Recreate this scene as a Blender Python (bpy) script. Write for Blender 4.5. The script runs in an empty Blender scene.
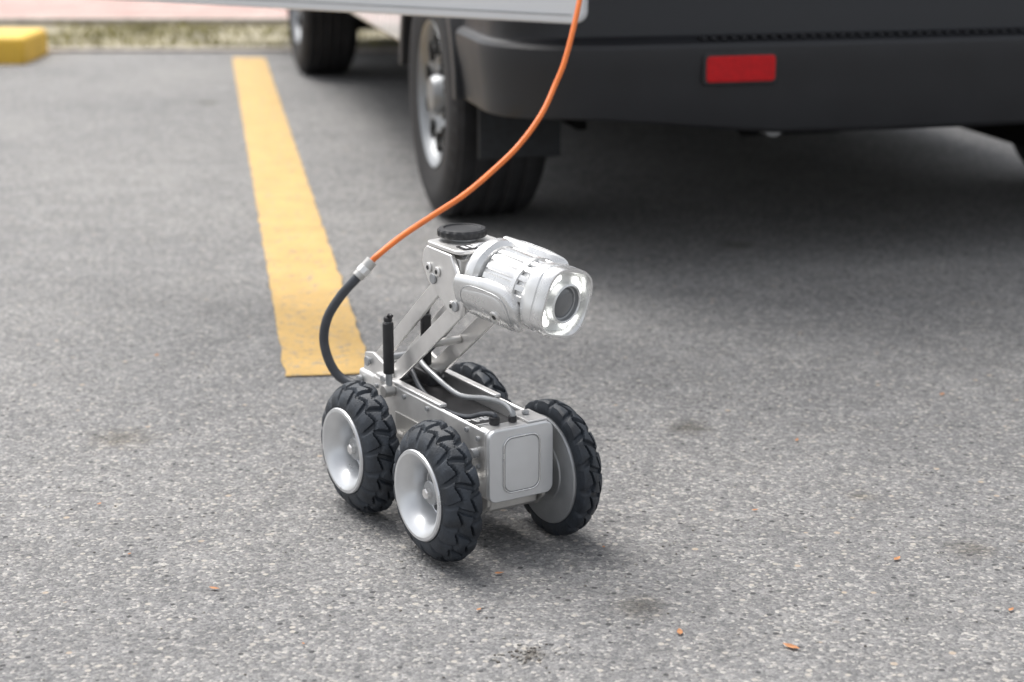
import bpy, bmesh, math, random
from mathutils import Vector, Matrix, noise
random.seed(7)
rad=math.radians
sc=bpy.context.scene
col=sc.collection

# ------------------------------------------------------------------ materials
def newmat(name):
    m=bpy.data.materials.new(name); m.use_nodes=True
    nt=m.node_tree; return m,nt,nt.nodes["Principled BSDF"]
def mat(name,c,metal=0,rough=.5,var=.15,scale=30,bump=0,bscale=200,coat=0,spec=.5,emit=0):
    m,nt,b=newmat(name)
    N=nt.nodes;L=nt.links
    tc=N.new("ShaderNodeTexCoord")
    n=N.new("ShaderNodeTexNoise"); n.inputs["Scale"].default_value=scale; n.inputs["Detail"].default_value=6
    L.new(tc.outputs["Object"],n.inputs["Vector"])
    r=N.new("ShaderNodeValToRGB")
    r.color_ramp.elements[0].position=.3; r.color_ramp.elements[1].position=.7
    r.color_ramp.elements[0].color=[x*(1-var) for x in c]+[1]
    r.color_ramp.elements[1].color=[min(1,x*(1+var)) for x in c]+[1]
    L.new(n.outputs["Fac"],r.inputs["Fac"]); L.new(r.outputs["Color"],b.inputs["Base Color"])
    mr=N.new("ShaderNodeMapRange"); mr.inputs["To Min"].default_value=max(.02,rough-.08); mr.inputs["To Max"].default_value=rough+.1
    L.new(n.outputs["Fac"],mr.inputs["Value"]); L.new(mr.outputs["Result"],b.inputs["Roughness"])
    b.inputs["Metallic"].default_value=metal
    b.inputs["Coat Weight"].default_value=coat
    b.inputs["Specular IOR Level"].default_value=spec
    if emit:
        b.inputs["Emission Color"].default_value=(*c,1); b.inputs["Emission Strength"].default_value=emit
    if bump:
        n2=N.new("ShaderNodeTexNoise"); n2.inputs["Scale"].default_value=bscale; n2.inputs["Detail"].default_value=4
        L.new(tc.outputs["Object"],n2.inputs["Vector"])
        bp=N.new("ShaderNodeBump"); bp.inputs["Strength"].default_value=bump; bp.inputs["Distance"].default_value=.002
        L.new(n2.outputs["Fac"],bp.inputs["Height"]); L.new(bp.outputs["Normal"],b.inputs["Normal"])
    return m
M_alu=mat("brushed_aluminium",(.80,.79,.775),.72,.33,.06,40,.04,400)
M_alu2=mat("bare_aluminium_dull",(.56,.55,.53),.7,.38,.12,30,.1,300)
M_head=mat("silver_cast_housing",(.74,.74,.735),.68,.25,.04,50,.02,500)
M_rim=mat("silver_painted_rim",(.68,.69,.70),.65,.30,.05,30)
M_cover=mat("satin_cover",(.68,.69,.70),.5,.34,.04,30)
M_disc=mat("grey_anodised_disc",(.38,.39,.40),.5,.38,.1,25)
M_dark=mat("dark_plastic",(.018,.018,.02),0,.4,.3,40)
M_black=mat("black_rubber",(.016,.018,.021),0,.7,.4,60,.3,300)
M_tyre=mat("dusty_tyre_rubber",(.024,.030,.039),0,.55,.45,45,.4,350)
M_vtyre=mat("van_tyre_rubber",(.020,.020,.022),0,.8,.3,20,.4,150)
M_hose=mat("grey_hose",(.05,.055,.065),0,.4,.2,40)
M_orange=mat("orange_cable_sheath",(.85,.20,.035),0,.42,.12,25,.1,200)
M_glass=mat("lens_glass",(.15,.155,.16),0,.12,.1,30,coat=.6)
M_refl=mat("led_reflector",(.80,.81,.80),.3,.25,.05,60)
M_led=mat("lit_led",(1,1,.97),0,.3,0,10,emit=1.6)
M_bump=mat("bumper_plastic",(.016,.017,.020),0,.45,.15,6,.25,250)
M_under=mat("underbody_black",(.008,.008,.008),0,.85,.3,8,spec=.15)
M_white=mat("white_van_paint",(.78,.79,.80),0,.25,.02,2,coat=.6)
M_steel=mat("van_rim_silver",(.26,.27,.28),.7,.4,.15,10)
M_red=mat("red_reflector",(.55,.006,.010),0,.4,.12,60,spec=.3)
M_wglass=mat("van_window",(.02,.025,.03),0,.05,.05,3,coat=1)
M_label=mat("white_label_ink",(.75,.75,.75),0,.5,.05,60)
M_clear=mat("headlamp_cover",(.6,.62,.65),.2,.1,.05,20,coat=1)
M_stop=mat("tail_lamp_red",(.45,.015,.015),0,.2,.1,20,coat=1)
M_leaf=mat("dry_leaf",(.42,.19,.08),0,.7,.4,80)
M_peb=mat("loose_grit",(.28,.27,.25),0,.9,.5,120)
M_peb2=mat("dark_grit",(.10,.09,.08),0,.9,.5,120)
M_grass=mat("dry_grass",(.26,.24,.09),0,.8,.5,6)
M_kerb=mat("concrete_kerb",(.42,.38,.34),0,.9,.2,12,.5,90)

# ------------------------------------------------------------------ mesh helpers
def obj(name,me,m=None,parent=None,smooth=True,ang=35):
    o=bpy.data.objects.new(name,me); col.objects.link(o)
    if m: 
        if len(me.materials)==0: me.materials.append(m)
    if parent: o.parent=parent
    if smooth:
        me.polygons.foreach_set("use_smooth",[True]*len(me.polygons))
        try: me.set_sharp_from_angle(angle=rad(ang))
        except Exception: pass
    return o
def bev(o,w,seg=2):
    md=o.modifiers.new("bevel",'BEVEL'); md.width=w; md.segments=seg; md.limit_method='ANGLE'; md.angle_limit=rad(35)
    return o
def frombm(name,bm,m,parent=None,ang=35):
    bmesh.ops.recalc_face_normals(bm,faces=bm.faces)
    me=bpy.data.meshes.new(name); bm.to_mesh(me); bm.free()
    return obj(name,me,m,parent,True,ang)
def empty(name,loc=(0,0,0),rot=(0,0,0),parent=None):
    e=bpy.data.objects.new(name,None); col.objects.link(e); e.location=loc; e.rotation_euler=rot
    if parent: e.parent=parent
    return e
def box(name,lo,hi,m,parent=None,b=.002,seg=2):
    bm=bmesh.new(); bmesh.ops.create_cube(bm,size=1)
    for v in bm.verts:
        v.co=Vector([lo[i]+(v.co[i]+.5)*(hi[i]-lo[i]) for i in range(3)])
    o=frombm(name,bm,m,parent)
    if b: bev(o,b,seg)
    return o
def ringmesh(name,rings,m,parent,ang=35,closed=False):
    bm=bmesh.new(); R=[[bm.verts.new(p) for p in r] for r in rings]
    K=len(R)
    for k in range(K if closed else K-1):
        A=R[k];B=R[(k+1)%K]; n=max(len(A),len(B))
        for i in range(n):
            j=(i+1)%n
            if len(A)==1 and len(B)==1: continue
            if len(A)==1: bm.faces.new((A[0],B[i],B[j]))
            elif len(B)==1: bm.faces.new((A[i],B[0],A[j]))
            else: bm.faces.new((A[i],B[i],B[j],A[j]))
    return frombm(name,bm,m,parent,ang)
def lathe(name,prof,m,parent=None,n=64,fn=None,ang=35):
    rings=[]
    for (r,t) in prof:
        if r<1e-6: rings.append([(0,0,t)])
        else:
            ring=[]
            for i in range(n):
                rr=fn(r,t,i,n) if fn else r
                a=2*math.pi*i/n; ring.append((rr*math.cos(a),rr*math.sin(a),t))
            rings.append(ring)
    return ringmesh(name,rings,m,parent,ang)
def zto(d):
    return Vector(d).normalized().to_track_quat('Z','Y').to_matrix().to_4x4()
def cyl(name,p0,p1,r,m,parent=None,n=32,b=.001,r2=None):
    p0=Vector(p0);p1=Vector(p1);h=(p1-p0).length; r2=r if r2 is None else r2
    o=lathe(name,[(0,0),(r-b,0),(r,b),(r2,h-b),(r2-b,h),(0,h)],m,parent,n)
    o.data.transform(Matrix.Translation(p0)@zto(p1-p0)); return o
def cr(pts,sub=12):
    P=[Vector(p) for p in pts]; P=[P[0]*2-P[1]]+P+[P[-1]*2-P[-2]]; out=[]
    for i in range(1,len(P)-2):
        for k in range(sub):
            t=k/sub;a,b,c,d=P[i-1],P[i],P[i+1],P[i+2]
            out.append(.5*((2*b)+(c-a)*t+(2*a-5*b+4*c-d)*t*t+(3*b-a-3*c+d)*t**3))
    out.append(P[-2]); return out
def tube(name,pts,r,m,parent=None,n=14,sub=12,smoothpath=True):
    P=cr(pts,sub) if smoothpath else [Vector(p) for p in pts]
    bm=bmesh.new(); rings=[]; up=None
    for i,p in enumerate(P):
        t=(P[min(i+1,len(P)-1)]-P[max(i-1,0)]).normalized()
        if up is None: up=t.orthogonal().normalized()
        up=(up-t*up.dot(t)).normalized(); s=t.cross(up)
        rings.append([bm.verts.new(p+(up*math.cos(2*math.pi*k/n)+s*math.sin(2*math.pi*k/n))*r) for k in range(n)])
    for i in range(len(rings)-1):
        for k in range(n):
            j=(k+1)%n; bm.faces.new((rings[i][k],rings[i][j],rings[i+1][j],rings[i+1][k]))
    bm.faces.new(rings[0]); bm.faces.new(rings[-1])
    return frombm(name,bm,m,parent,60)
def prism(name,poly,axis,lo,hi,m,parent=None,b=.0015,seg=2):
    bm=bmesh.new()
    def mk(p,h):
        if axis=='x': return (h,p[0],p[1])
        if axis=='y': return (p[0],h,p[1])
        return (p[0],p[1],h)
    A=[bm.verts.new(mk(p,lo)) for p in poly]; B=[bm.verts.new(mk(p,hi)) for p in poly]
    bm.faces.new(A); bm.faces.new(B[::-1])
    for i in range(len(poly)):
        j=(i+1)%len(poly); bm.faces.new((A[i],A[j],B[j],B[i]))
    o=frombm(name,bm,m,parent)
    if b: bev(o,b,seg)
    return o
def rrect(x0,y0,x1,y1,r,n=6):
    out=[]
    for cx,cy,a in ((x1-r,y1-r,0),(x0+r,y1-r,90),(x0+r,y0+r,180),(x1-r,y0+r,270)):
        for k in range(n+1):
            t=rad(a+90*k/n); out.append((cx+r*math.cos(t),cy+r*math.sin(t)))
    return out
def bar(p,q,w,n=8):
    p=Vector(p);q=Vector(q);d=(q-p).normalized();a0=math.atan2(d.y,d.x);out=[]
    for k in range(n+1):
        t=a0-math.pi/2+math.pi*k/n; out.append((q.x+w*math.cos(t),q.y+w*math.sin(t)))
    for k in range(n+1):
        t=a0+math.pi/2+math.pi*k/n; out.append((p.x+w*math.cos(t),p.y+w*math.sin(t)))
    return out

# ------------------------------------------------------------------ ground
def grid_plane(name,x0,x1,y0,y1,z,m):
    bm=bmesh.new()
    vs=[bm.verts.new(p) for p in ((x0,y0,z),(x1,y0,z),(x1,y1,z),(x0,y1,z))]; bm.faces.new(vs)
    return frombm(name,bm,m)
def asphalt(name="asphalt",paint=None):
    m,nt,b=newmat(name);N=nt.nodes;L=nt.links
    tc=N.new("ShaderNodeTexCoord")
    def noi(s,d=6,r=.6):
        n=N.new("ShaderNodeTexNoise");n.inputs["Scale"].default_value=s;n.inputs["Detail"].default_value=d;n.inputs["Roughness"].default_value=r
        L.new(tc.outputs["Object"],n.inputs["Vector"]);return n
    def vor(s,feat='F1'):
        n=N.new("ShaderNodeTexVoronoi");n.feature=feat;n.inputs["Scale"].default_value=s
        L.new(tc.outputs["Object"],n.inputs["Vector"]);return n
    def ramp(src,pts):
        r=N.new("ShaderNodeValToRGB");e=r.color_ramp.elements
        while len(e)<len(pts): e.new(.5)
        for k,(p,c) in enumerate(pts):
            e[k].position=p; e[k].color=(*( (c,c,c) if not isinstance(c,tuple) else c),1)
        L.new(src,r.inputs["Fac"]);return r.outputs["Color"]
    def mix(a,bb,f,mode='MULTIPLY'):
        x=N.new("ShaderNodeMix");x.data_type='RGBA';x.blend_type=mode
        if isinstance(f,float): x.inputs["Factor"].default_value=f
        else: L.new(f,x.inputs["Factor"])
        for s,v in ((x.inputs[6],a),(x.inputs[7],bb)):
            if isinstance(v,tuple): s.default_value=(*v,1)
            else: L.new(v,s)
        return x.outputs[2]
    v1=vor(170); v2=vor(70); v3=vor(28)
    sep=N.new("ShaderNodeSeparateColor"); L.new(v1.outputs["Color"],sep.inputs["Color"])
    stone=ramp(sep.outputs[0],[(0,(.155,.155,.157)),(.45,(.222,.221,.220)),(.85,(.285,.281,.274)),(1,(.45,.43,.40))])
    big=noi(.9,5,.6); mid=noi(9,6,.65); fine=noi(260,3,.7); med=noi(45,5,.7)
    c=mix(stone,ramp(big.outputs["Fac"],[(.3,(.86,.86,.87)),(.7,(1.12,1.11,1.10))]),1.0)
    c=mix(c,ramp(mid.outputs["Fac"],[(.3,.86),(.7,1.12)]),1.0)
    c=mix(c,ramp(med.outputs["Fac"],[(.3,.78),(.7,1.18)]),1.0)
    c=mix(c,ramp(fine.outputs["Fac"],[(.3,.66),(.7,1.28)]),1.0)
    sep2=N.new("ShaderNodeSeparateColor"); L.new(v2.outputs["Color"],sep2.inputs["Color"])
    pick=ramp(sep2.outputs[1],[(.88,0.0),(.92,1.0)])
    core=ramp(v2.outputs["Distance"],[(.26,1.0),(.38,0.0)])
    c=mix(c,(.42,.39,.35),mix(pick,core,1.0),'MIX')
    pick2=ramp(sep2.outputs[0],[(.91,0.0),(.94,1.0)])
    c=mix(c,(.07,.07,.072),mix(pick2,core,1.0),'MIX')
    sep3=N.new("ShaderNodeSeparateColor"); L.new(v3.outputs["Color"],sep3.inputs["Color"])
    pick3=ramp(sep3.outputs[1],[(.93,0.0),(.945,1.0)])
    core3=ramp(v3.outputs["Distance"],[(.12,1.0),(.18,0.0)])
    c=mix(c,(.42,.35,.28),mix(pick3,core3,1.0),'MIX')
    sp=vor(1.15); sp2=noi(14,4)
    add=N.new("ShaderNodeMath");add.operation='MULTIPLY_ADD';L.new(sp2.outputs["Fac"],add.inputs[0]);add.inputs[1].default_value=.14;L.new(sp.outputs["Distance"],add.inputs[2])
    c=mix(c,ramp(add.outputs[0],[(.09,(.60,.58,.55)),(.16,(1,1,1))]),1.0)
    nz=noi(26,5,.7)
    for px,py,rr,dk in ((.194,2.52,.045,.50),(.352,3.39,.050,.52),(.026,2.35,.026,.50),(-.76,3.32,.07,.72),(.62,3.0,.03,.7),(.75,2.75,.04,.75)):
        vm_=N.new("ShaderNodeVectorMath");vm_.operation='DISTANCE';L.new(tc.outputs["Object"],vm_.inputs[0]);vm_.inputs[1].default_value=(px,py,0)
        a2=N.new("ShaderNodeMath");a2.operation='MULTIPLY_ADD';L.new(nz.outputs["Fac"],a2.inputs[0]);a2.inputs[1].default_value=rr*2.4;L.new(vm_.outputs["Value"],a2.inputs[2])
        c=mix(c,ramp(a2.outputs[0],[(rr*1.25,(dk,dk*.95,dk*.87)),(rr*2.4,(1,1,1))]),1.0)
    if paint:
        wear=noi(38,8,.75)
        w=ramp(wear.outputs["Fac"],[(.34,0.0),(.47,1.0)])
        pc=mix(paint,ramp(mid.outputs["Fac"],[(.3,.84),(.7,1.08)]),1.0)
        pc=mix(pc,ramp(fine.outputs["Fac"],[(.3,.78),(.7,1.15)]),1.0)
        c=mix(c,pc,w,'MIX')
    L.new(c,b.inputs["Base Color"]); b.inputs["Roughness"].default_value=.85 if not paint else .7
    b.inputs["Specular IOR Level"].default_value=.35
    h=N.new("ShaderNodeMath");h.operation='ADD'
    inv=ramp(v1.outputs["Distance"],[(0,1.0),(.7,0.0)])
    L.new(inv,h.inputs[0]);L.new(fine.outputs["Fac"],h.inputs[1])
    bp=N.new("ShaderNodeBump");bp.inputs["Strength"].default_value=.75 if not paint else .4;bp.inputs["Distance"].default_value=.0026
    L.new(h.outputs[0],bp.inputs["Height"]);L.new(bp.outputs["Normal"],b.inputs["Normal"])
    return m
M_as=asphalt(); M_line=asphalt("worn_yellow_paint",(.62,.405,.145))
grid_plane("asphalt_ground",-300,300,-300,300,0,M_as)
bm=bmesh.new()
p0=[(-.490,3.73),(-.302,3.755)]; p1=[(-1.513,9.79),(-1.335,9.79)]
n=240; L0=[];R0=[]
for i in range(n+1):
    t=i/n
    jl=noise.noise(Vector((t*70,1,0)))*.006+random.uniform(-.0015,.0015); jr=noise.noise(Vector((t*70,9,0)))*.006+random.uniform(-.0015,.0015)
    L0.append(bm.verts.new((p0[0][0]+(p1[0][0]-p0[0][0])*t+jl,p0[0][1]+(p1[0][1]-p0[0][1])*t,.004)))
    R0.append(bm.verts.new((p0[1][0]+(p1[1][0]-p0[1][0])*t+jr,p0[1][1]+(p1[1][1]-p0[1][1])*t,.004)))
for i in range(n): bm.faces.new((L0[i],R0[i],R0[i+1],L0[i+1]))
frombm("parking_line",bm,M_line)

M_soil=mat("dry_soil",(.29,.26,.18),0,.95,.35,4,.5,60)
grid_plane("grass_verge_ground",-30,30,10.15,11.5,.012,M_soil)
mb,nt,b=newmat("pink_brick_paving")
tc=nt.nodes.new("ShaderNodeTexCoord");br=nt.nodes.new("ShaderNodeTexBrick")
br.inputs["Scale"].default_value=1; br.inputs["Brick Width"].default_value=.2; br.inputs["Row Height"].default_value=.1; br.inputs["Mortar Size"].default_value=.008
br.inputs["Color1"].default_value=(.46,.27,.24,1);br.inputs["Color2"].default_value=(.56,.39,.35,1);br.inputs["Mortar"].default_value=(.26,.21,.19,1)
nt.links.new(tc.outputs["Object"],br.inputs["Vector"]);nt.links.new(br.outputs["Color"],b.inputs["Base Color"]);b.inputs["Roughness"].default_value=.85
grid_plane("brick_pavement",-30,30,11.62,24,.05,mb)
box("kerb",(-30,11.5,-.1),(30,11.62,.055),M_kerb,None,.01)
box("verge_edging",(-30,10.06,-.1),(30,10.15,.020),M_kerb,None,.006)
bm=bmesh.new()
for i in range(15000):
    x=random.uniform(-9,4); y=random.uniform(10.17,11.48)
    if noise.noise(Vector((x*1.1,y*2.2,0)))+random.uniform(-.25,.25)<-.05: continue
    h=random.uniform(.02,.05);a=random.uniform(0,6.28);w=.006
    dx,dy=math.cos(a)*w,math.sin(a)*w; lx,ly=random.uniform(-.03,.03),random.uniform(-.03,.03)
    bm.faces.new([bm.verts.new((x-dx,y-dy,.012)),bm.verts.new((x+dx,y+dy,.012)),bm.verts.new((x+lx,y+ly,.012+h))])
frombm("grass",bm,M_grass)
M_yk=mat("yellow_kerb_paint",(.80,.50,.06),0,.6,.12,8,.4,80)
yk=box("yellow_kerb",(-5.6,9.50,-.05),(-2.56,10.02,.14),M_yk,None,.025,3)

bm=bmesh.new()
def leafpt(x,y,s):
    a=random.uniform(0,6.28);c,sn=math.cos(a),math.sin(a)
    pts=[(-1,0,.1),(-.4,.45,.3),(.3,.4,.15),(1,.05,.5),(.3,-.4,.2),(-.4,-.4,.05)]
    vs=[bm.verts.new((x+(px*c-py*sn)*s,y+(px*sn+py*c)*s,.0035+pz*s*.3)) for px,py,pz in pts]; bm.faces.new(vs)
for x,y,s in ((.40,2.37,.014),(.245,2.42,.010),(-.46,2.58,.009),(.62,2.70,.009),(-.02,2.64,.008),(.42,2.92,.006),(-.72,2.95,.006),(.75,2.5,.007),(-.3,2.38,.004),(.15,2.75,.005),(.55,3.3,.007),(-.62,2.72,.005),(.9,3.6,.008),(-.8,3.9,.008),(-.05,2.5,.006)):
    leafpt(x,y,s)
frombm("leaf_litter",bm,M_leaf)
def peb(x,y,s):
    r=bmesh.ops.create_icosphere(bm,subdivisions=1,radius=s)
    for v in r["verts"]:
        v.co*=random.uniform(.75,1.25); v.co.z*=.6; v.co+=Vector((x,y,s*.3))
bm=bmesh.new()
for i in range(700):
    peb(random.uniform(-1.2,1.4),random.uniform(2.1,4.6),random.uniform(.0010,.0030))
for i in range(22):
    peb(random.gauss(.02,.022),random.gauss(2.35,.018),random.uniform(.001,.004))
g1=frombm("grit",bm,M_peb)
bm=bmesh.new()
for i in range(320):
    peb(random.uniform(-1.2,1.4),random.uniform(2.1,4.6),random.uniform(.0010,.0026))
for i in range(34):
    peb(random.gauss(.02,.020),random.gauss(2.35,.016),random.uniform(.001,.0038))
g2=frombm("dark_grit",bm,M_peb2)

# ------------------------------------------------------------------ ROBOT
rob=empty("pipe_inspection_robot",(-.0795,2.882,0),(0,0,rad(-58)))
W=.055
def tyre_mesh(name,parent):
    n=480;nt_=32
    base=[(0,.098),(.05,.106),(.14,.1085),(.3,.1085),(.5,.106),(.7,.1),(.85,.092),(.96,.084),(1,.078)]
    def R(v):
        for i in range(len(base)-1):
            if v<=base[i+1][0]:
                t=(v-base[i][0])/(base[i+1][0]-base[i][0]); return base[i][1]+(base[i+1][1]-base[i][1])*t
        return base[-1][1]
    def ss(a,b,x):
        t=min(1,max(0,(x-a)/(b-a))); return t*t*(3-2*t)
    rings=[[(.084*math.cos(2*math.pi*i/n),.084*math.sin(2*math.pi*i/n),.003) for i in range(n)]]
    NL=16
    for k in range(nt_+1):
        v=k/nt_; ring=[]
        for i in range(n):
            th=i/n; ph=th*NL
            # three staggered rows of angular blocks parted by zigzag grooves
            zz=.07*(abs((ph%1)-.5)*4-1)
            zz2=.06*(abs(((ph+.5)%1)-.5)*4-1)
            c1=.34+zz;c2=.68+zz2
            if v<c1: row=0
            elif v<c2: row=1
            else: row=2
            skew=(.55,-.45,.55)[row]*(v-.5)*1.2
            q=(ph+.5*(row%2)+skew)%1
            g=abs(q-.5)*2
            lug=1-ss(.74,.86,g)
            lug*=ss(.014,.040,abs(v-c1))*ss(.014,.040,abs(v-c2))
            # chamfered, uneven block tops
            lug*=1-.28*abs(q-.5)*2*(1 if row!=1 else .4)
            edge=ss(0,.05,v)*(1-ss(.93,1,v))
            r=R(v)+.0072*lug*edge
            a=2*math.pi*th
            ring.append((r*math.cos(a),r*math.sin(a),v*W))
        rings.append(ring)
    rings.append([(.070*math.cos(2*math.pi*i/n),.070*math.sin(2*math.pi*i/n),W-.004) for i in range(n)])
    return ringmesh(name,rings,M_tyre,parent,40)
RT=.1145
for nm,a,s,off in (("front_near",.125,-1,.105),("rear_near",-.134,-1,.107),("front_far",.125,1,.080),("rear_far",-.134,1,.080)):
    e=empty("wheel_"+nm,(a,s*off,RT),(rad(90) if s<0 else rad(-90),0,0),rob)
    sp=empty("wheel_spin_"+nm,(0,0,0),(0,0,random.uniform(0,6)),e)
    tyre_mesh("tyre_"+nm,sp)
    lathe("rim_"+nm,[(.0705,W-.012),(.0745,W+.001),(.0730,W+.0035),(.068,W+.004),(.064,W+.002),(.055,W-.006),(.047,W-.020),(.0430,W-.040),(.041,W-.041)],M_rim,sp,96,ang=25)
    lathe("hub_"+nm,[(.0415,W-.0405),(.024,W-.041),(.021,W-.039),(.020,W-.022),(.018,W-.020),(0,W-.020)],M_disc,sp,64,ang=25)
    lathe("axle_bolt_"+nm,[(.009,W-.021),(.009,W-.013),(.007,W-.011),(0,W-.011)],M_alu,sp,6)
    for k in range(5):
        t=2*math.pi*k/5
        cyl("lug_%d_%s"%(k,nm),(.032*math.cos(t),.032*math.sin(t),W-.042),(.032*math.cos(t),.032*math.sin(t),W-.036),.0045,M_dark,sp,10,.0005)
    lathe("inner_disc_"+nm,[(.092,.006),(.0915,-.001),(.089,-.003),(.052,-.003),(.050,-.005),(.026,-.005),(.024,-.014),(0,-.014)],M_disc,sp,96,ang=25)
    cyl("axle_"+nm,(0,0,-.045),(0,0,-.002),.016,M_alu2,e)

# chassis
box("lower_chassis",(-.205,-.048,.070),(.155,.048,.140),M_alu2,rob,.006)
box("chassis_belly",(-.16,-.040,.058),(.12,.040,.069),M_dark,rob,.002)
box("side_plate_near",(-.215,-.060,.125),(.165,-.053,.214),M_alu,rob,.003)
box("side_plate_far",(-.215,.053,.125),(.165,.060,.214),M_alu,rob,.003)
box("side_slot_near",(-.13,-.0625,.138),(.09,-.0602,.170),M_alu2,rob,.001)
box("tray_floor",(-.21,-.0525,.140),(.142,.0525,.190),M_dark,rob,.002)
box("label_panel",(.00,-.040,.1905),(.115,.034,.1945),M_dark,rob,.001)
for k,(x0,y0,x1,y1,w) in enumerate([(.030,-.028,.050,-.020,.0022),(.030,-.020,.050,-.028,.0022),(.040,-.014,.062,-.012,.0026),(.062,-.010,.042,-.002,.0022),(.045,-.008,.058,-.002,.0018),(.040,.004,.060,.004,.0026),(.060,.008,.042,.014,.0022),(.050,.009,.058,.018,.0016),(.078,-.026,.080,.018,.0018),(.086,-.022,.088,.008,.0012)]):
    prism("logo_stroke_%d"%k,bar((x0,y0),(x1,y1),w),'z',.1946,.1952,M_label,rob,0)
prism("front_block",rrect(-.060,.096,.060,.216,.010),'x',.143,.169,M_alu,rob,.002)
prism("front_cover",rrect(-.0605,.0955,.0605,.2165,.014),'x',.1695,.179,M_cover,rob,.002,3)
rp=[(.1802,y,z) for y,z in rrect(-.034,.109,.034,.202,.016,8)]
rp.append(rp[0]); tube("cover_outline",rp,.0014,M_head,rob,8,1,False)
prism("cover_inset",rrect(-.0325,.1105,.0325,.2005,.015),'x',.1792,.1800,M_disc,rob,.0005)
prism("cover_inset_face",rrect(-.0315,.1115,.0315,.1995,.0145),'x',.1801,.1807,M_cover,rob,.0003)
box("front_block_top_far",(.113,.018,.2165),(.170,.055,.220),M_alu,rob,.001)
cyl("plug_1",(.145,-.030,.216),(.145,-.030,.229),.0085,M_dark,rob)
cyl("plug_2",(.148,.002,.216),(.148,.002,.226),.007,M_dark,rob)
cyl("plug_3",(.135,.035,.2205),(.135,.035,.226),.006,M_disc,rob)
for k,(a,z) in enumerate([(.145,.197),(.145,.150),(.11,.203),(-.02,.203),(-.10,.203),(-.17,.203),(-.20,.197),(.05,.135)]):
    cyl("screw_%d"%k,(a,-.0595,z),(a,-.0635,z),.0042,M_disc,rob,16,.0006)
    cyl("screw_far_%d"%k,(a,.0595,z),(a,.0635,z),.0042,M_disc,rob,16,.0006)
cyl("side_knob",(.140,-.060,.172),(.140,-.071,.172),.0085,M_disc,rob)
prism("drive_box",[(.02,.065),(.143,.065),(.165,.085),(.165,.14),(.02,.14)],'y',-.056,-.0485,M_alu2,rob,.002)
prism("drive_box_far",[(.02,.065),(.143,.065),(.165,.085),(.165,.14),(.02,.14)],'y',.0485,.056,M_alu2,rob,.002)
box("rear_mount",(-.275,-.058,.145),(-.216,.058,.212),M_alu,rob,.006,3)
box("rear_mount_top",(-.268,-.046,.2125),(-.195,.046,.224),M_alu2,rob,.003)
for k,(a,z) in enumerate([(-.262,.194),(-.235,.162),(-.262,.160)]):
    cyl("rear_bolt_%d"%k,(a,-.0585,z),(a,-.066,z),.0075,M_disc,rob,20)
box("rail_near",(-.205,-.0595,.2145),(.02,-.0455,.2205),M_alu,rob,.0015)
box("rail_far",(-.205,.0455,.2145),(.02,.0595,.2205),M_alu,rob,.0015)
cyl("lock_knob_near",(-.14,-.0605,.205),(-.14,-.080,.205),.011,M_alu2,rob)

# lifting arm
A0=(-.180,.212);A1=(.070,.398);B0=(-.240,.232);B1=(.0,.430)
for nm,b0,b1 in (("near",-.046,-.040),("far",.040,.046)):
    prism("lift_bar_"+nm,bar(A0,A1,.0150),'y',b0,b1,M_alu,rob,.001)
    o2=.010 if b0<0 else -.010
    prism("guide_bar_"+nm,bar(B0,B1,.0135),'y',b0+o2,b1+o2,M_alu,rob,.001)
    o3=-.0068 if b0<0 else .0068
    prism("pivot_bracket_"+nm,[(-.265,.205),(-.158,.205),(-.163,.232),(-.228,.250),(-.258,.244)],'y',b0+o3,b1+o3,M_alu,rob,.001)
for nm,p in (("a0",A0),("a1",A1),("b0",B0),("b1",B1)):
    cyl("pivot_pin_"+nm,(p[0],-.056,p[1]),(p[0],.056,p[1]),.006,M_disc,rob,20)
    cyl("pivot_cap_"+nm,(p[0],-.0565,p[1]),(p[0],-.0600,p[1]),.009,M_disc,rob,20)
cyl("cross_tube",(-.08,-.039,.295),(-.08,.039,.295),.007,M_alu2,rob)
box("arm_spine",(-.185,-.012,.212),(-.10,.012,.236),M_dark,rob,.003)
for nm,a,b in (("near",-.140,-.068),("far",-.155,.014)):
    cyl("strut_foot_"+nm,(a,b,.212),(a,b,.236),.006,M_disc,rob)
    cyl("strut_"+nm,(a,b,.236),(a,b,.326),.0095,M_dark,rob)
    cyl("strut_cap_"+nm,(a,b,.328),(a,b,.336),.0075,M_dark,rob)
    cyl("strut_neck_"+nm,(a,b,.325),(a,b,.330),.005,M_disc,rob)
    tube("strut_clip_"+nm,[(a,b,.335),(a+.006,b,.341),(a+.014,b,.340)],.003,M_dark,rob,8,6)
cb=[(-.034,.472),(-.041,.452),(-.020,.422),(.048,.382),(.084,.382),(.090,.406),(.082,.440),(.054,.479),(-.024,.481)]
prism("carrier_plate_near",cb,'y',-.056,-.0475,M_alu,rob,.002)
prism("carrier_plate_far",cb,'y',.0475,.056,M_alu,rob,.002)
prism("carrier_core",[(-.030,.440),(.02,.410),(.074,.410),(.068,.473),(-.030,.475)],'y',-.047,.047,M_alu2,rob,.002)
prism("carrier_top",rrect(-.032,-.054,.076,.054,.012),'z',.4815,.488,M_alu,rob,.0015)
for k,(a,z) in enumerate([(-.014,.446),(.014,.444),(.060,.397)]):
    cyl("carrier_bolt_%d"%k,(a,-.0565,z),(a,-.0600,z),.0085,M_alu,rob,24)
    cyl("carrier_bolt_hole_%d"%k,(a,-.0602,z),(a,-.0606,z),.0042,M_dark,rob,6,.0002)
cyl("knob_neck",(0,0,.488),(0,0,.495),.022,M_disc,rob)
kn=lathe("top_knob",[(0,0),(.039,0),(.041,.002),(.041,.010),(.038,.013),(.031,.014),(.029,.0115),(0,.0115)],M_dark,rob,72,lambda r,t,i,n:r-(.0016 if (i%4<2 and r>.039) else 0))
kn.location=(-.004,.000,.4945)
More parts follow.
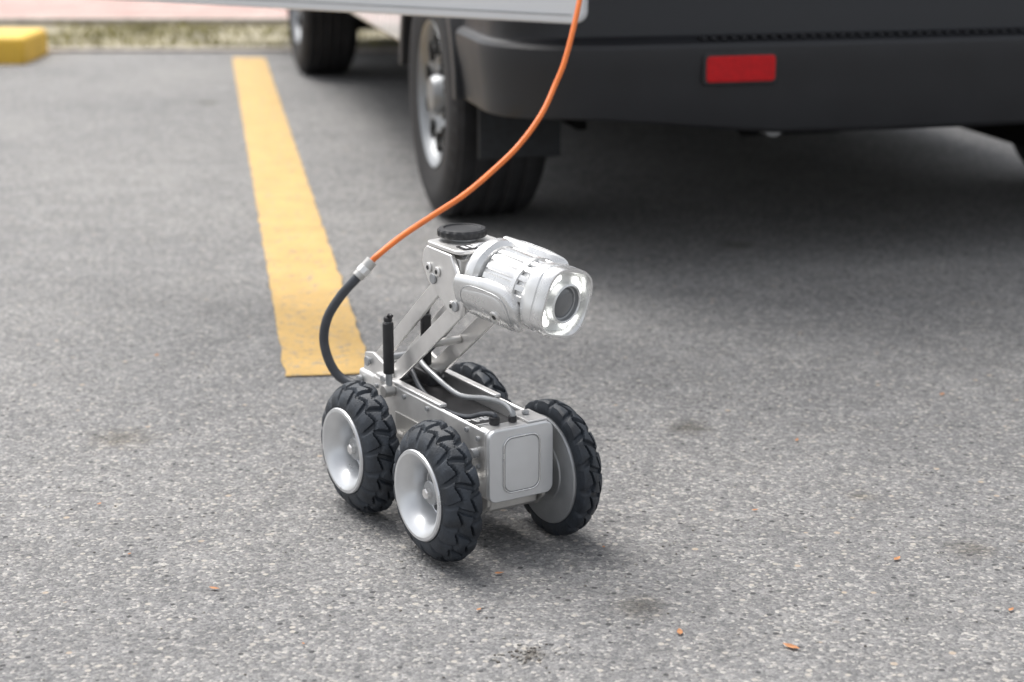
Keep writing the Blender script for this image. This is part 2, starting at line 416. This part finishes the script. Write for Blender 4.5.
prism("top_label",rrect(.042,-.040,.072,.044,.004),'z',.4882,.4895,M_dark,rob,0)
for k in range(7):
    box("top_label_text_%d"%k,(.047,-.034+k*.011,.4896),(.066,-.028+k*.011,.4899),M_label,rob,0)
tube("deck_cable_1",[(-.17,-.02,.240),(-.13,-.03,.240),(-.08,-.038,.218),(.0,-.044,.206),(.07,-.040,.210),(.115,-.034,.226),(.143,-.030,.232),(.147,-.030,.226)],.0042,M_hose,rob)
tube("deck_cable_2",[(-.16,.0,.25),(-.10,-.01,.240),(-.02,.0,.218),(.05,.010,.228),(.11,.008,.236),(.145,.003,.232),(.149,.002,.224)],.0048,M_disc,rob)
tube("arm_cable",[(-.19,.02,.240),(-.14,.018,.27),(-.04,.016,.35),(.04,.012,.42)],.005,M_hose,rob)

# camera head
hd=empty("camera_head",(.045,-.003,.449),(0,0,0),rob)
hd.rotation_euler=(0,rad(7),rad(14)); hd.scale=(1.02,1.06,1.06)
roll=empty("head_roll",(0,0,0),(rad(30),0,0),hd)
def hx(o):
    o.data.transform(Matrix.Rotation(rad(90),4,'Y')); return o
hx(lathe("swivel_base",[(0,-.01),(.036,-.01),(.039,-.007),(.039,.020),(.036,.034),(0,.034)],M_alu,roll,64))
hx(lathe("swivel_ring",[(.0395,.003),(.0430,.004),(.0430,.010),(.0395,.011)],M_disc,roll,64))
def shell(nm,phi0,x0,x1,x2,hw,ro,ri,m,edge=.005):
    NX=26;NU=24
    bm=bmesh.new()
    xs=[x0+(x1-x0)*k/12 for k in range(13)]+[x1+(x2-x1)*math.sin(math.pi/2*k/(NX-12)) for k in range(1,NX-12+1)]
    def H(x):
        if x<=x1: return hw*(.80+.20*min(1,(x-x0)/(x1-x0)*1.5))
        t=(x-x1)/(x2-x1); return max(.02,hw*math.sqrt(max(0,1-t*t)))
    def grid(rf):
        g=[]
        for x in xs:
            row=[]
            for j in range(NU+1):
                u=math.sin(math.pi/2*(-1+2*j/NU)); h=H(x); ph=phi0+u*h
                e=abs(u)**8
                xe=((x-x1)/(x2-x1))**8 if x>x1 else 0
                r=rf(max(e,min(1,xe)))
                row.append(bm.verts.new((x,r*math.cos(ph),r*math.sin(ph))))
            g.append(row)
        return g
    O=grid(lambda e:ro-edge*e); I=grid(lambda e:ri)
    for g in (O,I):
        for a in range(len(xs)-1):
            for j in range(NU): bm.faces.new((g[a][j],g[a+1][j],g[a+1][j+1],g[a][j+1]))
    for a in range(len(xs)-1):
        for j in (0,NU): bm.faces.new((O[a][j],O[a+1][j],I[a+1][j],I[a][j]))
    for a in (0,len(xs)-1):
        for j in range(NU): bm.faces.new((O[a][j],O[a][j+1],I[a][j+1],I[a][j]))
    return frombm(nm,bm,m,roll,35)
for nm,ph,hw in (("a",math.pi,.80),("b",0,.55)):
    shell("fork_arm_"+nm,ph,.020,.112,.150,hw,.0670,.0500,M_head,.006)
    shell("fork_cover_"+nm,ph,.040,.106,.134,hw*.58,.0688,.0665,M_head,.0014)
    s=-1 if ph else 1
    cyl("fork_pivot_"+nm,(.108,.0675*s,0),(.108,.0715*s,0),.0095,M_alu,roll,24)
    cyl("fork_pivot_slot_"+nm,(.108,.0716*s,0),(.108,.0719*s,0),.0045,M_dark,roll,6,.0001)
    gp=[]
    for k in range(49):
        q=k/48*2*math.pi; xx=.086+.052*math.copysign(abs(math.cos(q))**.6,math.cos(q)); pp=ph+hw*.68*math.copysign(abs(math.sin(q))**.6,math.sin(q))
        gp.append((xx,.0666*math.cos(pp),.0666*math.sin(pp)))
    tube("fork_groove_"+nm,gp,.0009,M_disc,roll,6,1,False)
hx(lathe("fork_yoke",[(.0,.026),(.046,.026),(.056,.031),(.0585,.038),(.057,.048),(.050,.054),(0,.054)],M_head,roll,64))
hx(lathe("camera_body",[(.0,.050),(.038,.052),(.045,.058),(.047,.063),(.047,.148),(.049,.153),(.0,.156)],M_head,roll,160,lambda r,t,i,n:r+(.0035 if (i%8<5 and .062<t<.150) else 0),30))
hx(lathe("body_band",[(.048,.122),(.0525,.123),(.0525,.131),(.048,.132)],M_head,roll,64))
bz=[(.044,.144,0),(.050,.147,.02),(.0548,.154,.06),(.0565,.164,.07),(.0565,.175,.07),(.0552,.177,.07),(.0552,.180,.07),(.0565,.182,.07),(.0565,.192,.07),(.0545,.197,.07),(.051,.1975,.07),(.049,.194,.06),(.047,.188,.05),(.047,.178,.05)]
rings=[]
n=96
for r,t,am in bz:
    rings.append([((r*(1+am*math.cos(8*math.pi*i/n)))*math.cos(2*math.pi*i/n),(r*(1+am*math.cos(8*math.pi*i/n)))*math.sin(2*math.pi*i/n),t) for i in range(n)])
hx(ringmesh("front_bezel",rings,M_head,roll,30))
hx(lathe("led_reflector_plate",[(.050,.180),(.040,.181),(.031,.184),(.0305,.196),(.028,.198),(.0265,.196)],M_refl,roll,64))
hx(lathe("lens_barrel",[(.0265,.196),(.0255,.190),(.022,.1885),(.0215,.190)],M_disc,roll,48))
hx(lathe("lens_glass",[(.0242,.1885),(.018,.1925),(.010,.195),(0,.1958)],M_glass,roll,48))
for k in range(4):
    t=2*math.pi*k/4
    for dt in (-.26,0,.26):
        y,z=.040*math.cos(t+dt),.040*math.sin(t+dt)
        cyl("led_%d_%d"%(k,int(dt*100)),(.181,y,z),(.1865,y,z),.0052,M_led,roll,16,.001)

rinv=rob.matrix_basis.inverted()
hose=[(-.205,3.09,.175),(-.24,3.14,.162),(-.285,3.17,.153),(-.325,3.19,.170),(-.346,3.20,.220),(-.340,3.20,.270),(-.313,3.20,.315),(-.281,3.205,.350)]
tube("tether_hose",[rinv@Vector(p) for p in hose],.0088,M_hose,rob,16)
c0=Vector((-.283,3.205,.348));c1=Vector((-.256,3.215,.377))
cyl("tether_connector",rinv@c0,rinv@c1,.0112,M_alu2,rob)
cyl("tether_connector_nut",rinv@(c0+(c1-c0)*.25),rinv@(c0+(c1-c0)*.6),.0128,M_alu,rob,8)
cab=[(-.258,3.213,.375),(-.243,3.222,.388),(-.203,3.27,.412),(-.152,3.33,.436),(-.093,3.39,.465),(-.0406,3.45,.499),(.012,3.50,.542),(.0574,3.55,.596),(.087,3.60,.651),(.108,3.63,.7006),(.137,3.70,.807),(.165,3.8,.95),(.21,3.95,1.15),(.32,4.2,1.32),(.5,4.6,1.38),(.66,4.86,1.30)]
tube("orange_cable",cab,.0056,M_orange,None,12,10)

# ------------------------------------------------------------------ VAN
VL=(-.02,4.57,0);VS=1.06;VA=rad(13.5)
van=empty("parked_van",VL,(0,0,VA)); van.scale=(VS,VS,VS)
VW=2.20; RW=.91; FW=4.40; VR=.355
def arc(cy,r,zb,n=14):
    a0=math.asin((zb-VR)/r); out=[]
    for k in range(n+1):
        t=math.pi-a0-(math.pi-2*a0)*k/n; out.append((cy+r*math.cos(t),VR+r*math.sin(t)))
    return out
zb=.43
side=[(.42,.45),(.42,.785),(.10,.80),(.06,1.2),(.09,2.0),(.16,2.50),(.35,2.60),(3.6,2.60),(4.1,2.45),(4.9,1.55),(5.55,1.25),(5.75,1.0),(5.76,zb)]
low=arc(RW,.43,zb)+[(x,z) for x,z in arc(FW,.43,zb)]
poly=side+low[::-1]
bm=bmesh.new()
def tum(z,x):
    k=max(0,(z-1.0))*.055
    return x+k if x<1 else x-k
A=[bm.verts.new((tum(z,.02),y,z)) for y,z in poly];B=[bm.verts.new((tum(z,VW-.02),y,z)) for y,z in poly]
bm.faces.new(A);bm.faces.new(B[::-1])
for i in range(len(poly)):
    j=(i+1)%len(poly);bm.faces.new((A[i],A[j],B[j],B[i]))
body=frombm("body_shell",bm,M_white,van,30)
body.data.materials.append(M_under)
for p in body.data.polygons:
    if abs(p.normal.x)<.5 and p.center.z<.81 and (p.normal.z<-.05 or p.center.y<5.5): p.material_index=1
bev(body,.02,3)
prism("front_bumper",rrect(.04,5.60,VW-.04,5.92,.14),'z',.20,.75,M_bump,van,.03)
for s,xx in (("l",.10),("r",VW-.40)): box("headlamp_"+s,(xx,5.62,.86),(xx+.28,5.80,1.08),M_clear,van,.03)
bm=bmesh.new()
vs=[bm.verts.new(p) for p in ((.20,4.17,2.37),(VW-.20,4.17,2.37),(VW-.14,4.87,1.60),(.14,4.87,1.60))]
bm.faces.new(vs);o=frombm("windscreen",bm,M_wglass,van);o.location=(0,.012,.022)
box("side_window_l",(.03,3.45,1.45),(.048,4.35,2.05),M_wglass,van,.004)
box("side_window_r",(VW-.048,3.45,1.45),(VW-.03,4.35,2.05),M_wglass,van,.004)
for s,xx in (("l",.002),("r",VW-.019)): box("rub_strip_"+s,(xx,1.5,.62),(xx+.017,3.9,.70),M_bump,van,.003)
box("underfloor",(.12,.25,.40),(VW-.12,5.6,.425),M_under,van,0)
box("front_light_block",(.30,5.2,.12),(VW-.30,5.3,.42),M_under,van,0)  # added blocker, hung low to stop light from the far end under the van
box("side_light_block_r",(VW-.14,1.5,.16),(VW-.03,3.85,.42),M_under,van,.02)  # made-up skirt, keeps daylight from the far side off the ground below
box("rear_light_block_r",(VW-.36,.30,.14),(VW-.30,1.5,.42),M_under,van,.02)  # made-up box, added to keep the ground by the far rear wheel dark
box("rear_door_r",(1.11,.025,.80),(VW-.09,.058,2.42),M_white,van,.012)
box("load_bay_shade_slab",(.12,.030,.84),(1.10,.058,2.40),M_under,van,.005)  # solid black slab, stands in for the shade inside the open bay
box("rear_window_r",(1.22,.012,1.45),(VW-.22,.0245,2.1),M_wglass,van,.005)
for s,xx in (("l",.02),("r",VW-.10)): box("tail_lamp_"+s,(xx,.03,.95),(xx+.08,.13,1.45),M_stop,van,.01)
path=[]
yb=.50
path.append((0.0,yb,(-1,0)))
R=.24
for k in range(13):
    t=math.pi+math.pi/2*k/12
    path.append((R+R*math.cos(t),R+R*math.sin(t),(math.cos(t),math.sin(t))))
for x in (.4,.55,.7,.9,1.1,1.3,1.5,1.7,1.85): 
    path.append((x,-.02*math.sin(math.pi*(x-R)/(VW-2*R)),(0,-1)))
for k in range(13):
    t=1.5*math.pi+math.pi/2*k/12
    path.append((VW-R+R*math.cos(t),R+R*math.sin(t),(math.cos(t),math.sin(t))))
path.append((VW,yb,(1,0)))
prof=[(-.10,.375),(-.03,.375),(-.012,.385),(-.002,.425),(.004,.470),(.010,.520),(.014,.555),(.013,.572),(.006,.582),(-.006,.585),(-.070,.588),(-.082,.594),(-.088,.610),(-.092,.672),(-.096,.680),(-.098,.750),(-.106,.775),(-.125,.785)]
bm=bmesh.new();rows=[]
for x,y,nn in path:
    row=[]
    for o_,z in prof:
        sc_=1 if o_>0 else (.10+.90*max(0,min(1,(abs(nn[1])-.55)/.45)))
        if o_<-.09 and z<.5: sc_=1
        drop=0
        if z<.5:
            u=max(0,min(1,(min(x,VW-x)-.1)/.7)); drop=-.025+.050*u*u*(3-2*u)
            drop*=max(0,(.5-z)/.125)
        row.append(bm.verts.new((x+nn[0]*o_*sc_,y+nn[1]*o_*sc_,z-drop)))
    rows.append(row)
for i in range(len(rows)-1):
    for k in range(len(prof)-1): bm.faces.new((rows[i][k],rows[i+1][k],rows[i+1][k+1],rows[i][k+1]))
frombm("rear_bumper",bm,M_bump,van,28)
for k in range(46):
    x=.50+k*.026
    box("step_rib_%d"%k,(x,.010,.5875),(x+.013,.052,.594),M_bump,van,.0015,1)
prism("bumper_reflector",rrect(.500,.488,.678,.552,.010),'y',-.0325,-.010,M_red,van,.004)
prism("reflector_frame",rrect(.491,.480,.687,.560,.014),'y',-.0285,-.008,M_dark,van,.004)
prism("bumper_reflector_r",rrect(VW-.678,.488,VW-.500,.552,.010),'y',-.0325,-.010,M_red,van,.004)
box("mudflap_l",(.035,.44,.24),(.26,.455,.55),M_black,van,.004)
box("mudflap_r",(VW-.25,.44,.12),(VW-.035,.455,.55),M_black,van,.004)
box("inner_arch_panel_l",(.32,.5,.30),(.35,1.4,.6),M_under,van,.004)
cyl("rear_axle",(.2,RW,.35),(VW-.2,RW,.35),.06,M_under,van)
cyl("differential",(.95,RW,.35),(1.25,RW,.35),.15,M_under,van)
cyl("spare_wheel",(1.10,.75,.30),(1.10,.75,.43),.30,M_vtyre,van)
cyl("exhaust",(.78,.22,.335),(.78,2.6,.335),.028,M_disc,van)
box("fuel_tank",(.25,2.0,.28),(.8,3.2,.42),M_under,van,.04)
box("gearbox_tunnel",(.95,1.4,.24),(1.35,4.6,.42),M_under,van,.05)
def vwheel(nm,x,y,s,w):
    e=empty("wheel_"+nm,(x,y,VR),(0,rad(-90) if s<0 else rad(90),0),van)
    n=180
    pr=[(.210,-w+.02),(.25,-w+.004),(.305,-w),(.340,-w+.018),(.351,-w+.035)]
    for g in range(5):
        a=-w+.04+g*(w-.08)/4.3
        pr+=[(.354,a),(.355,a+.024),(.345,a+.027),(.345,a+.032)]
    pr+=[(.351,-.035),(.340,-.016),(.305,-.002),(.27,0),(.255,-.006),(.235,-.004),(.212,-.014),(.205,-.03)]
    lathe("tyre_"+nm,pr,M_vtyre,e,n,lambda r,t,i,n:r-(.004 if (i%5==0 and r>.350) else 0),40)
    lathe("rim_"+nm,[(.206,-.20),(.190,-.19),(.185,-.05),(.203,-.016),(.211,-.010),(.213,-.016)],M_steel,e,64)
    lathe("wheel_disc_"+nm,[(.186,-.055),(.150,-.030),(.110,-.034),(.075,-.055),(.060,-.050),(.055,-.02),(.048,-.008),(0,-.004)],M_steel,e,64)
    for k in range(10):
        t=2*math.pi*k/10
        o=prism("wheel_slot_%d_%s"%(k,nm),rrect(.112,-.020,.166,.020,.012),'z',-.050,-.0255,M_under,e,0)
        o.rotation_euler=(0,0,t)
    for k in range(5):
        t=2*math.pi*k/5; cyl("nut_%d_%s"%(k,nm),(.07*math.cos(t),.07*math.sin(t),-.055),(.07*math.cos(t),.07*math.sin(t),-.03),.012,M_steel,e,6)
vwheel("rear_l",-.012,RW,-1,.285);vwheel("front_l",.02,FW,-1,.26);vwheel("rear_r",VW+.012,RW,1,.245);vwheel("front_r",VW-.02,FW,1,.245)
for s,x0,x1 in (("l",-.020,.030),("r",VW-.030,VW+.020)):
    op=[(RW+.435*math.cos(t),VR+.435*math.sin(t)) for t in [math.pi*.03+math.pi*.94*k/16 for k in range(17)]]
    ip=[(RW+.395*math.cos(t),VR+.395*math.sin(t)) for t in [math.pi*.97-math.pi*.94*k/16 for k in range(17)]]
    prism("arch_flare_"+s,op+ip,'x',x0,x1,M_bump,van,.004)
vm=(Matrix.Translation(VL)@Matrix.Rotation(VA,4,'Z')@Matrix.Scale(VS,4))
pA=Vector((.172,4.235,0));pB=Vector((-1.20,5.0,0))
d=(pB-pA);Ld=d.length;ang=math.atan2(d.y,d.x)
dr=empty("open_rear_door",(0,0,0),(0,0,0),van)
dr.matrix_basis=vm.inverted()@Matrix.Translation(pA)@Matrix.Rotation(ang,4,'Z')
prism("door_skin",rrect(0,.708,Ld,2.3,.03,5),'y',-.016,.016,M_white,dr,.008,3)
box("door_lower_seam",(.03,.0162,.728),(Ld-.03,.0185,.731),M_disc,dr,0)
box("door_hinge_arm",(.05,-.05,.95),(.30,-.017,1.0),M_disc,dr,.003)

# ------------------------------------------------------------------ light, world, camera
w=bpy.data.worlds.new("World");sc.world=w;w.use_nodes=True
nt=w.node_tree;N=nt.nodes;bg=N["Background"]
sky=N.new("ShaderNodeTexSky");sky.sky_type='NISHITA';sky.sun_disc=False
EL=62; AZ=-35
sky.sun_elevation=rad(EL);sky.sun_rotation=rad(AZ);sky.air_density=1.0;sky.dust_density=4.0;sky.ozone_density=1
hs=N.new("ShaderNodeHueSaturation");hs.inputs["Saturation"].default_value=.22;hs.inputs["Value"].default_value=1.65
nt.links.new(sky.outputs[0],hs.inputs["Color"]);nt.links.new(hs.outputs[0],bg.inputs["Color"])
bg.inputs["Strength"].default_value=.15
sl=bpy.data.lights.new("sun","SUN");sl.energy=2.6;sl.angle=rad(36);sl.color=(1,.97,.93)
so=bpy.data.objects.new("sun",sl);col.objects.link(so)
dv=Vector((math.sin(rad(AZ))*math.cos(rad(EL)),math.cos(rad(AZ))*math.cos(rad(EL)),math.sin(rad(EL))))
so.rotation_euler=dv.to_track_quat('Z','Y').to_euler()
cam=bpy.data.cameras.new("camera");co=bpy.data.objects.new("camera",cam);col.objects.link(co)
co.location=(0,0,1.11);co.rotation_euler=(rad(90-15.4),0,0)
cam.sensor_width=36;cam.lens=1800/1024*36;cam.clip_end=1500;cam.clip_start=.05
cam.dof.use_dof=True;cam.dof.focus_distance=2.87;cam.dof.aperture_fstop=3.3
sc.camera=co
sc.view_settings.view_transform='Standard';sc.view_settings.look='None';sc.view_settings.exposure=0
